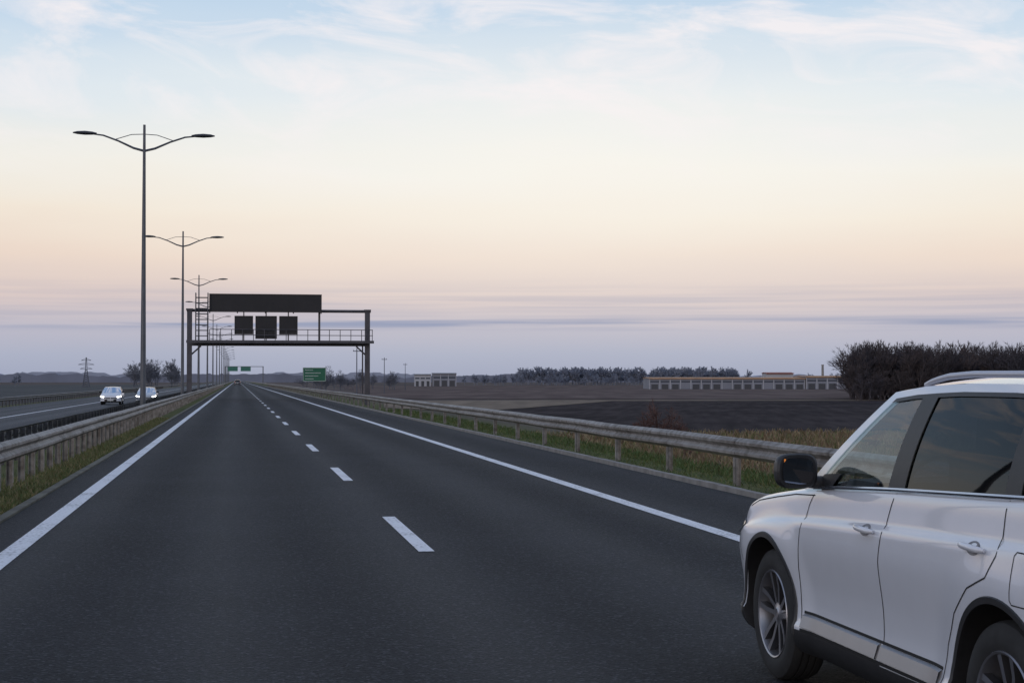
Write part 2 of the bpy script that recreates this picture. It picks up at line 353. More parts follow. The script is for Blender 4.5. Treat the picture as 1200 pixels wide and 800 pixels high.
# ------------------------------------------------------------------ gantry
gm=mat('gantry_steel',(0.075,0.07,0.08),.6,metal=.2,noise=.2,scale=1.5)
gp=mat('sign_panel_dark',(0.014,0.012,0.014),.6,noise=.2,scale=1)
gf=mat('sign_frame',(0.06,0.05,0.05),.6)
G=empty('overhead_sign_gantry',(0,144,0))
mb=MB()
for x,zb in((-4.15,-.3),(11.5,-1.3)):
    mb.bbox(x-.22,x+.22,-.22,.22,zb,7.75); mb.bbox(x-.45,x+.45,-.45,.45,zb-.3,zb+.18)
    mb.bbox(x-.3,x+.3,-.3,.3,7.75,7.9)
mb.bbox(11.05,11.17,.4,.52,-1.3,5.0); 
mb.obj('legs',[gm],G)
mb=MB()
mb.tube([(-4.4,0,7.75),(11.8,0,7.75)],.13,10); mb.tube([(-4.15,0.9,7.7),(11.5,.9,7.7)],.06,6)
mb.bbox(-3.93,11.28,-.2,.2,4.62,5.12)
mb.obj('cross_beam',[gm],G,sharp=40)
mb=MB()
mb.bbox(-3.9,12.0,-1.05,-.22,5.0,5.06); mb.bbox(-4.4,12.0,-1.15,-1.06,4.85,5.1)
for zz_ in(5.55,6.05):
    mb.tube([(-2.4,-1.1,zz_),(11.9,-1.1,zz_)],.035,6); 
x=-2.4
while x<12: mb.tube([(x,-1.1,5.0),(x,-1.1,6.05)],.035,6); x+=.95
for x in range(-3,12,2): mb.tube([(x,-1.1,4.9),(x,-.2,4.7)],.04,6)
mb.obj('walkway',[gm],G)
mb=MB()
for x in(-3.6,-2.55):
    for yy in(-1.0,-.25): mb.tube([(x,yy,4.9),(x,yy,9.25)],.05,6)
z=5.0
while z<9.3:
    for yy in(-1.0,-.25): mb.tube([(-3.6,yy,z),(-2.55,yy,z)],.035,6)
    for x in (-3.6,-2.55): mb.tube([(x,-1,z),(x,-.25,z)],.03,6)
    z+=.48
mb.obj('ladder_cage',[gm],G)
mb=MB()
mb.bbox(-2.4,7.35,-.62,-.40,7.68,9.15,0)
for x in(-2.4,0,2.45,4.9,7.35): mb.bbox(x-.05,x+.05,-.39,-.30,7.5,9.2,1)
mb.bbox(-2.45,7.40,-.66,-.38,9.15,9.2,1); mb.bbox(-2.45,7.40,-.66,-.38,7.63,7.68,1)
mb.bbox(7.12,7.3,-.1,.1,5.12,7.7,1)
mb.obj('message_sign_panel',[gp,gf],G)
for nm,x0,x1,z0 in(('lane_signal_left',-.2,1.32,5.68),('lane_signal_centre',1.62,3.4,5.3),('lane_signal_right',3.7,5.22,5.68)):
    mb=MB(); mb.bbox(x0,x1,-.7,-.45,z0,7.2,0)
    for a,b,c,d in((x0-.05,x1+.05,7.2,7.26),(x0-.05,x1+.05,z0-.06,z0),(x0-.05,x0,z0,7.2),(x1,x1+.05,z0,7.2)): mb.bbox(a,b,-.76,-.43,c,d,1)
    mb.bbox((x0+x1)/2-.05,(x0+x1)/2+.05,-.42,-.2,5.12,7.7,1)
    mb.obj(nm,[gp,gf],G)
for x in(-4.15,11.5):
    mb=MB(); s=1 if x<0 else -1
    mb.tube([(x,0,3.7),(x+s*1.0,0,4.62)],.07,8); mb.obj('brace',[gm],G)

green=mat('sign_green',(0.012,0.11,0.06),.5,noise=.1,scale=2); white=mat('sign_white',(.55,.56,.56),.5); 
def green_sign(x,y,w_,z0,z1,posts=True,zb=-2):
    E=empty('direction_sign',(x,y,0)); mb=MB()
    mb.bbox(-w_/2,w_/2,-.03,.03,z0,z1,0)
    t=.05
    for a,b,c,d in((-w_/2,w_/2,z1-t*1.5,z1-t*.5),(-w_/2,w_/2,z0+t*.5,z0+t*1.5)): mb.bbox(a+.05,b-.05,-.036,-.031,c,d,1)
    for a in(-w_/2+.05,w_/2-.1): mb.bbox(a,a+.04,-.036,-.031,z0+.1,z1-.1,1)
    rr=random.Random(3)
    nrow=4
    for r_ in range(nrow):
        zc=z1-.38-r_*.45; xx=-w_/2+.35
        ln=rr.uniform(.35,.75)*w_
        while xx<-w_/2+ln:
            a=rr.uniform(.05,.09); mb.bbox(xx,xx+a,-.036,-.031,zc-.07,zc+.07,1); xx+=a+.07
    mb.obj('panel',[green,white],E); mb=MB()
    for a in(-w_*.32,w_*.32): mb.tube([(a,.1,zb),(a,.1,z1-.1)],.07,8)
    mb.obj('posts',[gm],E)
green_sign(11.6,246,3.5,1.4,3.5)
G2=empty('overhead_sign_gantry',(0,560,0)); mb=MB()
mb.tube([(-4.1,0,-.3),(-4.1,0,6.2)],.16,8); mb.tube([(8.8,0,-.3),(8.8,0,6.2)],.16,8); mb.bbox(-4.3,9,-.1,.1,6.1,6.3); mb.obj('frame',[lampm],G2)
mb=MB(); mb.bbox(-3.2,.2,-.3,-.2,4.6,6.1); mb.bbox(1.2,4.6,-.3,-.2,4.6,6.1); mb.obj('green_panels',[mat('sign_green_hazy',(.04,.16,.12),.6)],G2)  # panel green paler and bluer, with distance haze put into the colour

# ------------------------------------------------------------------ trees
def tree_mesh(name,seed,h,mt,spread=.55,levels=5,tw=.02,kids=4,low=.3):
    rr=random.Random(seed); mb=MB()
    def grow(p,d,ln,r,lv):
        n=2 if lv>0 else 3; pts=[p]; rad=[r]; q=p.copy(); dd=d.copy()
        for i in range(n):
            dd=(dd+Vector((rr.uniform(-.16,.16),rr.uniform(-.16,.16),rr.uniform(-.02,.16)))).normalized()
            q=q+dd*(ln/n); pts.append(q.copy()); rad.append(max(tw*.4,r*(1-.38*(i+1)/n)))
        if lv>=levels-1:
            a=dd.orthogonal().normalized()*tw
            mb.add([pts[0]-a,pts[0]+a,pts[-1]],[(0,1,2)])
            return
        mb.tube(pts,rad,5 if lv<2 else 3,0,caps=False)
        k=kids+(3 if lv==0 else 0)
        for j in range(k):
            t=rr.uniform(.35,1.0) if lv>0 else low+(1-low)*(j+.5)/k
            i=min(n-1,int(t*n)); b=pts[i].lerp(pts[i+1],t*n-i)
            ang=rr.uniform(0,2*math.pi); sp=rr.uniform(.5,1.0)*spread*2
            o=dd.orthogonal().normalized(); o.rotate(Matrix.Rotation(ang,3,dd))
            nd=(dd+o*sp+Vector((0,0,.15))).normalized()
            grow(b,nd,ln*rr.uniform(.5,.72)*(1 if lv else .75),rad[i]*.55,lv+1)
        grow(pts[-1],dd,ln*.55,rad[-1]*.9,lv+1)
    grow(Vector((0,0,-.3)),Vector((0,0,1)),h*.5,h*.012+.02,0)
    me=bpy.data.meshes.new(name); me.from_pydata(mb.v,[],mb.f); me.materials.append(mt)
    mx=max(v[2] for v in mb.v); 
    me.transform(Matrix.Scale(h/mx,4)); return me
barkN=mat('bark_brown',(0.056,0.047,0.054),.9,noise=.3,scale=.3)
barkN2=mat('bark_reddish',(0.070,0.055,0.056),.9,noise=.3,scale=.3)
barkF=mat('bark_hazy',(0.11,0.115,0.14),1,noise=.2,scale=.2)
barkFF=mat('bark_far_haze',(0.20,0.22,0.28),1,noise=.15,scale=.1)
redb=mat('shrub_red',(0.10,0.05,0.04),.9,noise=.3,scale=2)
near=[tree_mesh('bare_tree_mesh',i,10,barkN if i%2 else barkN2,.5,5,.045,4,.12) for i in range(6)]
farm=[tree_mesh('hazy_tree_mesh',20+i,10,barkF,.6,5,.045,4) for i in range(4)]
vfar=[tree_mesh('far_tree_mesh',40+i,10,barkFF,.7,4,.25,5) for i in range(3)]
def wood(name,n,fn,meshes,hr):
    E=empty(name); 
    for i in range(n):
        o=bpy.data.objects.new('tree_%d'%i,random.choice(meshes)); COL.objects.link(o); o.parent=E
        x,y=fn(i); o.location=(x,y,-2.0); s=random.uniform(*hr)/10; wd=random.uniform(.85,1.2)*(1 if s>.6 else 1.6); o.scale=(s*wd,s*wd,s); o.rotation_euler=(0,0,random.uniform(0,6.28))
def f_for(i):
    y=266+random.random()**1.1*44; return (.396*y+random.random()**1.2*95,y)
wood('bare_tree_forest',400,f_for,near,(9.0,11.3))
wood('forest_understory',150,lambda i:(lambda y:(.397*y+random.random()*85,y))(random.uniform(262,296)),near,(3.5,6.0))
def f_far(i):
    u=random.random(); return (215+u*165,1185-u*35+random.uniform(0,60))
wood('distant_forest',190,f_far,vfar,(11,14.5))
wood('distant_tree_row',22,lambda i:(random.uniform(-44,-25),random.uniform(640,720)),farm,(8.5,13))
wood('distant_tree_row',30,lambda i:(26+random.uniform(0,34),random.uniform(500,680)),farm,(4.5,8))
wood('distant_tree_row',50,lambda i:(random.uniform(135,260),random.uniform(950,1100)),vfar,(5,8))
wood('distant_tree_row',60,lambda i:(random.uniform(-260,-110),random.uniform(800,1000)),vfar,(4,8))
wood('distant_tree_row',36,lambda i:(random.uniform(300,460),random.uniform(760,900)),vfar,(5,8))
o=bpy.data.objects.new('bare_tree',farm[1]); COL.objects.link(o); o.location=(19,345,-2); o.scale=(.65,.65,.68)
sm=[tree_mesh('shrub_mesh',70+i,2.2,redb,.9,4,.012,6) for i in range(3)]
for i,(x,y,s) in enumerate([(23.3,88,1.25),(24.6,89,1.0),(22.1,86.5,.9),(31,75,.6),(34,77,.55),(20,70,.5),(37.5,79,.7),(27,96,.6)]):
    o=bpy.data.objects.new('bare_shrub',sm[i%3]); COL.objects.link(o); o.location=(x,y,-2); o.scale=(s*1.2,s*1.2,s); o.rotation_euler=(0,0,i*1.3)
def ridge(name,y,x0,x1,h0,h1,mt,step=9,seed=1):
    rr=random.Random(seed); mb=MB(); top=[];x=x0; h=(h0+h1)/2
    while x<=x1:
        h+=rr.uniform(-1,1)*(h1-h0)*.25; h=min(h1,max(h0,h)); top.append((x,h+rr.uniform(-.5,.5))); x+=step*rr.uniform(.6,1.4)
    mb.grid([[(x,y,-2.2) for x,_ in top],[(x,y,h) for x,h in top],[(x,y+60,h*.9) for x,h in top],[(x,y+60,-2.2) for x,_ in top]])
    mb.obj(name,[mt])
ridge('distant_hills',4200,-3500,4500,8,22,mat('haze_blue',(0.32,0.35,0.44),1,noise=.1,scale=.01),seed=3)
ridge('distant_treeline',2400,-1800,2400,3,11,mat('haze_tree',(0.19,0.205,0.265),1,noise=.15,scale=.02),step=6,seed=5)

# ------------------------------------------------------------------ buildings
wallw=mat('cladding_white',(0.40,0.40,0.43),.7,noise=.08,scale=.2); wallg=mat('cladding_grey',(0.20,0.205,0.24),.7,noise=.1,scale=.2)
dark=mat('opening_dark',(0.05,0.052,0.06),.5); roofm=mat('roof_sheet_sunlit',(0.40,0.23,0.13),.7,noise=.2,scale=.3); roofg=mat('roof_grey',(0.2,0.2,0.22),.8)  # roofm: orange of the low sunlight is put into the base colour
winm=mat('window_dark_glass',(0.05,0.06,0.08),.15)
def warehouse(name,x,y,w_,d_,h,wm,rm,nb,rot=0):
    E=empty(name,(x,y,-2)); E.rotation_euler=(0,0,rot)
    mb=MB(); mb.bbox(0,w_,0,d_,0,h); mb.obj('walls',[wm],E)
    mb=MB(); mb.add([(-.4,-.5,h+.003),(w_+.4,-.5,h+.003),(w_+.4,d_+.5,h+.003),(-.4,d_+.5,h+.003),(-.4,d_/2,h+.4),(w_+.4,d_/2,h+.4)],[(0,1,5,4),(4,5,2,3),(0,4,3),(1,2,5),(0,3,2,1)]); mb.bbox(-.4,w_+.4,-.55,-.502,h-.35,h+.05); mb.obj('roof',[rm],E)
    mb=MB(); b=w_/nb
    for i in range(nb):
        if i%4!=3: mb.bbox(i*b+.7,i*b+b-.7,-.05,.0-.003,.1,h*.45)
    mb.obj('loading_doors',[dark],E)
    mb=MB()
    for i in range(nb): mb.bbox(i*b+.3,i*b+b-.3,-.04,-.003,h*.62,h*.74)
    mb.obj('windows',[winm],E)
    mb=MB()
    for i in range(nb+1): mb.bbox(i*b-.14,i*b+.14,-.12,-.003,0,h-.5)
    mb.obj('wall_pilasters',[wallw],E)
warehouse('warehouse_building',157,602,60,30,4.3,wallg,roofm,15,-.17)
warehouse('warehouse_building',216.5,591,24,30,4.9,wallg,roofm,6,-.17)
warehouse('office_building',217,640,11,12,6.4,wallw,mat('roof_red',(.25,.09,.07),.8),4,-.17)
warehouse('factory_building',98,895,9,25,6.6,wallw,roofg,3,-.1)
warehouse('factory_building',108,893,13,25,7.2,wallg,roofg,3,-.1)
mb=MB(); mb.tube([(0,0,0),(0,0,9.5)],[.6,.45],12); mb.tube([(0,0,9.5),(0,0,9.8)],[.55,.55],12); o=mb.obj('chimney',[conc],sharp=40); o.location=(234,620,-2)
def pylon(x,y,h):
    mb=MB(); b=h*.11
    for sx in(-1,1):
        for sy in(-1,1): mb.tube([(sx*b,sy*b,0),(sx*b*.25,sy*b*.25,h*.6),(sx*.12,sy*.12,h)],.13,4)
    for i in range(8):
        t=i/8*.6; t2=(i+1)/8*.6; a=b*(1-.75*t/.6); c=b*(1-.75*t2/.6)
        for s in(-1,1):
            mb.tube([(-a,s*a,h*t),(c,s*c,h*t2)],.08,4); mb.tube([(a,s*a,h*t),(-c,s*c,h*t2)],.08,4)
    for zz_,w_ in((.62,.2),(.76,.26),(.9,.16)):
        mb.tube([(-h*w_,0,h*zz_),(h*w_,0,h*zz_)],.12,4)
        for s in(-1,1): mb.tube([(s*h*w_,0,h*zz_),(0,0,h*(zz_+.07))],.08,4)
    o=mb.obj('electricity_pylon',[barkF]); o.location=(x,y,-2)
pylon(-72,800,14.5); pylon(-230,1500,16)
mb=MB(); mb.tube([(0,0,0),(0,0,9.5)],[.12,.08],8); mb.bbox(-.7,.7,-.05,.05,8.9,9.05)
for x in(-.6,0,.6): mb.tube([(x,0,9.05),(x,0,9.3)],.04,6)
p0=mb.obj('utility_pole',[barkF]); p0.location=(22,300,-2)
for x,y in((38,420),(58,560)):
    o=bpy.data.objects.new('utility_pole',p0.data); COL.objects.link(o); o.location=(x,y,-2)

# ------------------------------------------------------------------ grass
def grass(name,n,fn,hr,cols,wd=.006):
    mb=MB(); rr=random.Random(11)
    V=[];F=[];M=[]
    for i in range(n):
        x,y,z=fn(rr); h=rr.uniform(*hr); a=rr.uniform(0,6.28); l=h*rr.uniform(.2,.8); w_=wd*rr.uniform(.7,1.5)*(1+y*.012)
        la=rr.uniform(0,6.28); dx,dy=math.cos(a)*w_,math.sin(a)*w_; ox,oy=math.cos(la)*l,math.sin(la)*l
        k=len(V); V+=[(x-dx,y-dy,z),(x+dx,y+dy,z),(x+ox*.4+dx*.7,y+oy*.4+dy*.7,z+h*.6),(x+ox*.4-dx*.7,y+oy*.4-dy*.7,z+h*.6),(x+ox,y+oy,z+h)]
        F+=[(k,k+1,k+2,k+3),(k+3,k+2,k+4)]; m_=rr.randrange(len(cols)); M+=[m_,m_]
    mb.v,mb.f,mb.m=V,F,M; mb.obj(name,cols,recalc=False)
gA=mat('grass_green',(0.062,0.098,0.024),.8,noise=.3,scale=2); gB=mat('grass_olive',(0.11,0.115,0.038),.8,noise=.3,scale=2)
gC=mat('grass_straw',(0.24,0.185,0.10),.85,noise=.25,scale=2); gD=mat('grass_tan',(0.18,0.12,0.07),.85,noise=.25,scale=2)
def yr(rr,a,b): return a+(b-a)*rr.random()**1.8
grass('median_grass',42000,lambda rr:((lambda c:(c,yr(rr,6,70),-.04))(-2.78-abs(rr.gauss(0,.42)))),(.03,.11),[gA,gB,gB,gB,gC],.005)
grass('verge_grass',30000,lambda rr:(7.2+rr.random()*2.2,yr(rr,12,90),-.12),(.04,.16),[gA,gB,gA,gB,gA,gA],.008)
grass('dry_grass',22000,lambda rr:(rr.uniform(14,44),rr.uniform(48,100)+0*1,-2.0),(.2,.6),[gC,gD,gD,gB],.02)

# ------------------------------------------------------------------ cars
paintW=mat('car_paint_white',(0.67,0.68,0.73),.34,metal=.05,noise=.01,coat=.9); 
paintS=mat('car_paint_silver',(0.45,0.46,0.48),.3,metal=.5,noise=.01,coat=1.0)
paintD=mat('car_paint_dark',(0.03,0.03,0.04),.3,noise=.01,coat=1.0)
blk=mat('plastic_black',(0.018,0.018,0.02),.5,noise=.15,scale=20); tyre=mat('tyre_rubber',(0.018,0.018,0.019),.8,noise=.25,scale=14)
chrome=mat('chrome_trim',(0.55,0.56,0.60),.22,metal=1,noise=.02); sillm=mat('sill_strip_satin',(0.30,0.305,0.33),.35,metal=.8,noise=.03); alloy=mat('alloy_silver',(0.34,0.34,0.37),.32,metal=.85,noise=.03)
satin=mat('satin_rail',(0.50,0.50,0.55),.45,metal=.6,noise=.02)
cabin=mat('cabin_fabric',(0.03,0.03,0.034),.9,noise=.2,scale=20); gap=mat('panel_gap',(0.008,0.008,0.009),.8)
gl_f=glass_mat('glass_light',(0.74,0.82,0.81),.9,1.5); gl_r=glass_mat('glass_privacy',(0.07,0.08,0.10),.6,1.5)
mirr=mat('mirror_glass',(0.3,0.3,0.33),.03,metal=1,noise=.01)
lens=mat('lamp_lens',(0.55,0.56,0.58),.08,noise=.05,coat=1); lens_on=emis_mat('lamp_lit',(1,.96,.9),9.0)
redl=mat('tail_lens',(0.35,0.01,0.01),.15,coat=1); amber=emis_mat('mirror_glint_amber',(.8,.25,.04),.35)  # amber: small glowing dot added for an orange reflection in the mirror
adark=mat('alloy_dark',(.05,.05,.055),.35,metal=.6); bdisc=mat('brake_disc',(.12,.115,.11),.5,metal=.8); recm=mat('recess_shade',(.16,.16,.18),.5)  # recm: flush grey patch, shade behind the door handles painted as colour

_T=[(-3.75,1.16),(-3.4,1.20),(-2.7,1.175),(-1.5,1.125),(-.6,1.075),(-.4,1.055),(0,1.01),(.3,.97),(.6,.905),(.8,.85),(.97,.78)]
yy_=np.linspace(-3.9,1.1,501); tt_=np.interp(yy_,[a for a,b in _T],[b for a,b in _T]); k_=np.ones(31)/31
for _ in range(2):
    tp_=np.pad(tt_,15,mode='edge'); tt_=np.convolve(tp_,k_,'valid')
def T(y): return float(np.interp(y,yy_,tt_))
_P=[(0,-.075),(.03,-.045),(.08,-.022),(.13,-.014),(.17,-.014),(.20,-.030),(.30,-.040),(.42,-.032),(.55,-.012),(.64,.0),(.72,-.001),(.775,-.006),(.80,-.012),(.825,-.030),(.87,-.036),(.93,-.043),(.965,-.050),(.985,-.060),(1.0,-.085)]
uu_=np.linspace(0,1,1001); pp_=np.interp(uu_,[a for a,b in _P],[b for a,b in _P])
def smo(a,n):
    k=np.ones(n)/n; return np.convolve(np.pad(a,n//2,mode='edge'),k,'valid')
wide=smo(smo(smo(pp_,61),61),41); tight=smo(smo(pp_,13),9)
wgt=np.clip((uu_-.24)/.06,0,1)*np.clip((.765-uu_)/.04,0,1); wgt=wgt*wgt*(3-2*wgt)
pp_=wide*wgt+tight*(1-wgt)
def off(u): return float(np.interp(u,uu_,pp_))
def plan(p):
    if p>.35:
        t=min(1,(p-.35)/.65); th=math.pi/2*t**1.35
        return .35+.61*math.sin(th)**(2/2.8), .9*max(0,math.cos(th))**(2/2.8)
    if p<-3.1:
        t=min(1,(-3.1-p)/.65); th=math.pi/2*t**1.6
        return -3.1-.6*math.sin(th)**(2/3.6), .9*max(0,math.cos(th))**(2/3.6)
    return p,.9
def S(p,u,extra=0.0):
    y,W=plan(p); t=T(y); z=.21+u*(t-.21)
    f=max(0,min(1,(y-.25)/.7)); f=f*f*(3-2*f)
    k=.13*max(0,(z-.52)/.4)**2+.10*max(0,(.38-z)/.18)**2
    y2=y-k*f
    fr=max(0,min(1,(-3.2-y)/.5)); y2+=fr*(.10*max(0,(z-.62)/.5)**1.5+.08*max(0,(.4-z)/.2)**2)
    x=W*(1+off(u)/.9)
    for wy in(0,-2.67):
        r=math.hypot(y-wy,z-.36)
        if r<.66:
            a=min(1,1-max(0,(r-.42))/.24); q=max(0,min(1,(1-u)/.3)); x+=.022*a*a*(3-2*a)*q*q*(3-2*q)
    return (x+extra*min(1,W/.3),y2+ (extra if y>.9 else 0),z)
def zu(y,z): return (z-.21)/(T(y)-.21)
def ztop(y): return float(np.interp(y,[-3.4,-3.0,-2.4,-1.9,-1.5,-1.15],[1.555,1.582,1.603,1.605,1.59,1.56]))
def gh(yb,yt,v,sgn,extra=0):
    zb=T(yb)-.004; zt=ztop(yt); s=4*v*(1-v)
    tap=max(0,(-2.6-yb))/.9*.07
    x=.842+(.655-.842)*v+.022*s-tap*(.6+.4*v)
    return (sgn*(x+extra),yb+(yt-yb)*v,zb+(zt-zb)*v)
def make_car(name,paint,loc,rotz=0,scale=(1,1,1),lights_on=False,hires=True):
    E=empty(name,loc); E.rotation_euler=(0,0,rotz); E.scale=scale
    ps=sorted(set([round(-3.75+.65*(1-i/14),4) for i in range(15)]+[round(-3.1+3.45*i/(140 if hires else 50),4) for i in range((141 if hires else 51))]+[round(.35+.65*i/26,4) for i in range(27)]))
    ps[0]=-3.7497; ps[-1]=.9997
    us=sorted(set([0,.03,.055,.08,.105,.13,.15,.17,.185,.2,.225]+[round(.25+.025*i,4) for i in range(21)]+[.765,.78,.79,.80,.81,.82,.83,.845,.86,.88,.90,.92,.94,.96,.975,.985,1.0]))
    mb=MB(); rows=[]
    for p in ps:
        side=[S(p,u) for u in us]; xt,yt,zt=side[-1]
        deck=[]
        cab=1 if yt<-.42 else 0
        for k in range(1,7):
            a=1-k/7
            crown=0 if cab else (.055*(1-a*a)+ (.012 if k in(2,3) else 0)) * min(1,max(0,(.98-yt)/.3))
            if cab: crown=-.05
            deck.append((xt*a,yt,zt+crown))
        half=[(0,side[0][1],side[0][2])]+side+deck
        cz=deck[-1][2]
        ctr=(0,yt,cz+(.004 if not cab else 0))
        ring=half+[ctr]+[(-x,y,z) for x,y,z in reversed(half[1:])]
        rows.append(ring)
    n=len(rows[0]); vs=[q for r in rows for q in r]; fs=[];ms=[]
    for i in range(len(rows)-1):
        for k in range(n):
            k2=(k+1)%n; f=(i*n+k,i*n+k2,(i+1)*n+k2,(i+1)*n+k)
            c=[sum(vs[j][a] for j in f)/4 for a in range(3)]
            m_=0
            if c[2]<.338: m_=1
            if c[1]<-.36 and c[1]>-3.5 and c[2]>T(c[1])-.06 and abs(c[0])<.80-max(0,(-2.6-c[1]))*.08: m_=2
            fs.append(f); ms.append(m_)
    fs.append(tuple(range(n))); ms.append(0); fs.append(tuple((len(rows)-1)*n+k for k in range(n))); ms.append(0)
    mb.add(vs,fs); mb.m=ms
    body=mb.obj('body',[paint,blk,cabin],E)
    cm=MB()
    for wy in(0,-2.67):
        for s in(-1,1): cm.tube([(s*.58,wy,.365),(s*1.15,wy,.365)],.405,56,1)
    cut=cm.obj('cut_tmp',[paint,blk,cabin])
    md=body.modifiers.new('b','BOOLEAN'); md.object=cut; md.operation='DIFFERENCE'; md.solver='EXACT'
    body.parent=None
    bpy.context.view_layer.update(); dg=bpy.context.evaluated_depsgraph_get()
    me=bpy.data.meshes.new_from_object(body.evaluated_get(dg)); body.modifiers.clear(); body.data=me; body.parent=E
    bpy.data.objects.remove(cut)
    me.polygons.foreach_set('use_smooth',[True]*len(me.polygons)); me.set_sharp_from_angle(angle=R(28))
    al=MB()
    for wy in(0,-2.67):
        for s in(-1,1):
            rows=[]
            for k in range(41):
                a=math.radians(-8)+math.radians(196)*k/40; r=[]
                for rad,ex in((.402,-.012),(.402,.006),(.428,.006),(.432,.0)):
                    yy=wy+math.cos(a)*rad; z=.365+math.sin(a)*rad; q=S(min(yy,.9),zu(yy,z),ex); r.append((s*q[0],q[1],q[2]))
                rows.append(r)
            al.grid(rows)
    al.obj('wheel_arch_lips',[blk],E,sharp=40)
    pan=MB(); bl=MB(); gf_=MB(); gr_=MB(); ch=MB(); rl=MB(); sb=MB()
    nv=8; V0,V1=.03,.885
    def patch(M,yb0,yb1,yt0,yt1,v0,v1,extra=0,nu=8):
        for s in(-1,1):
            rows=[]
            for i in range(nv+1):
                v=v0+(v1-v0)*i/nv
                rows.append([gh(yb0+(yb1-yb0)*j/nu,yt0+(yt1-yt0)*j/nu,v,s,extra) for j in range(nu+1)])
            M.grid(rows)
    def solid(M,yb0,yb1,yt0,yt1,v0,v1,th=.03,extra=0):
        patch(M,yb0,yb1,yt0,yt1,v0,v1,extra); patch(M,yb0,yb1,yt0,yt1,v0,v1,extra-th)
    solid(pan,-.42,-.55,-1.16,-1.27,0,1.0)
    solid(bl,-1.50,-1.68,-1.54,-1.70,0,V1,extra=.001)
    solid(bl,-2.62,-2.74,-2.58,-2.69,0,V1,extra=.001)
    solid(pan,-3.28,-3.58,-3.10,-3.34,0,1.0)
    patch(gf_,-.55,-1.50,-1.27,-1.54,0.02,V1,-.006)
    patch(gr_,-1.68,-2.62,-1.70,-2.58,0.02,V1,-.006)
    patch(gr_,-2.74,-3.28,-2.69,-3.10,0.02,V1,-.006)
    solid(bl,-.55,-3.28,-1.27,-3.10,V1,.925,.02,.001)
    solid(pan,-.55,-3.28,-1.27,-3.10,.925,1.0,.03)
    solid(bl,-.55,-.80,-1.27,-1.38,0.0,.16,.02,.003)
    solid(bl,-.55,-3.28,-1.27,-3.10,-.005,.028,.02,.002)
    rows=[]
    for i in range(9):
        v=i/8; r=[]
        A=gh(-.42,-1.16,v,1)
        for j in range(-8,9):
            a=j/8; r.append((A[0]*a,A[1]+.14*(1-a*a)*(1-.2*v),A[2]+(.035*(1-v)+.05*v)*(1-a*a)-.004))
        rows.append(r)
    gf_.grid(rows)
    rows=[]
    ysr=[-1.16-(2.18)*i/18 for i in range(19)]
    for y in ysr:
        e=gh(y,y,1,1)
        f=max(0,1-(-1.16-y)/.6); r=[]
        bk=max(0,1-(y+3.34)/.4)
        for j in range(-10,11):
            a=j/10; r.append((e[0]*a,y+.112*(1-a*a)*f-.06*(1-a*a)*bk,ztop(y)+.05*(1-abs(a)**2.4)))
        rows.append(r)
    pan.grid(rows)
    rows=[]
    for i in range(7):
        v=.04+.96*i/6; D=gh(-3.58,-3.34,v,1); r=[]
        for j in range(-8,9):
            a=j/8; r.append((D[0]*a,D[1]-.06*(1-a*a),D[2]+.05*v*(1-a*a)))
        rows.append(r)
    gr_.grid(rows)
    pan.obj('roof_and_pillars',[paint],E,sharp=35,weld=True); bl.obj('window_surrounds',[blk],E,sharp=35)
    gf_.obj('front_glass',[gl_f],E,sharp=60,recalc=False); gr_.obj('rear_glass',[gl_r],E,sharp=60,recalc=False)
    for s in(-1,1):
        ch.tube([gh(y,y,.012,s,.006) for y in np.linspace(-.58,-3.3,30)],.0085,6)
        pts=[]
        for y in np.linspace(-1.42,-3.2,30):
            k=min(1,(-1.42-y)/.24,(y+3.2)/.24); pts.append((s*(.615-max(0,(-2.6-y))*.06),y,ztop(y)+.012+.027*max(0,k)**.7))
        rl.tube(pts,.015,8)
        for a,b in((-.52,-1.47),(-1.50,-2.14)):
            rows=[]
            for i in range(16):
                y=a+(b-a)*i/15; r=[]
                for z in(.352,.359,.418,.426):
                    q=S(y,zu(y,z),.016 if z in(.359,.418) else .001); r.append((s*q[0],q[1],q[2]))
                rows.append(r)
            sb.grid(rows)
    ch.obj('bright_trim',[chrome],E,sharp=40); rl.obj('roof_rails',[satin],E,sharp=50); sb.obj('sill_strips',[sillm],E,sharp=40)
    gp_=MB()
    def line(pts,wd=.007,ex=.0015):
        for s in(-1,1):
            P=[]
            for (a,b) in zip(pts[:-1],pts[1:]):
                m=max(2,int(math.hypot(a[0]-b[0],a[1]-b[1])/.03))
                for i in range(m): P.append((a[0]+(b[0]-a[0])*i/m,a[1]+(b[1]-a[1])*i/m))
            P.append(pts[-1]); rows=[]
            for i,(y,z) in enumerate(P):
                a=P[max(0,i-1)]; b=P[min(len(P)-1,i+1)]; dy,dz=b[0]-a[0],b[1]-a[1]; l=math.hypot(dy,dz) or 1; ny,nz=-dz/l*wd/2,dy/l*wd/2
                r=[]
                for q in((y+ny,z+nz),(y-ny,z-nz)):
                    t=S(q[0],zu(q[0],q[1]),ex); r.append((s*t[0],t[1],t[2]))
                rows.append(r)
            gp_.grid(rows)
    line([(-.60,1.06),(-.54,.98),(-.49,.85),(-.465,.65),(-.47,.48),(-.50,.335)])
    line([(-1.60,1.115),(-1.555,1.0),(-1.515,.8),(-1.50,.5),(-1.505,.335)])
    line([(-2.66,1.16),(-2.66,.95),(-2.60,.86),(-2.44,.80),(-2.29,.68),(-2.20,.54),(-2.165,.40),(-2.16,.335)])
    line([(-.50,.342),(-2.16,.342)],.016)
    line([(-.51,.434),(-2.15,.434)],.014)
    line([(-.60,1.035),(-.3,1.02),(.0,.985),(.3,.945),(.42,.91)],.006)
    line([(-2.80,.965),(-2.80,.80),(-2.815,.785),(-2.965,.785),(-2.98,.80),(-2.98,.965),(-2.965,.98),(-2.815,.98),(-2.80,.965)],.005)
    line([(.40,.60),(.46,.72),(.5,.76)],.006)
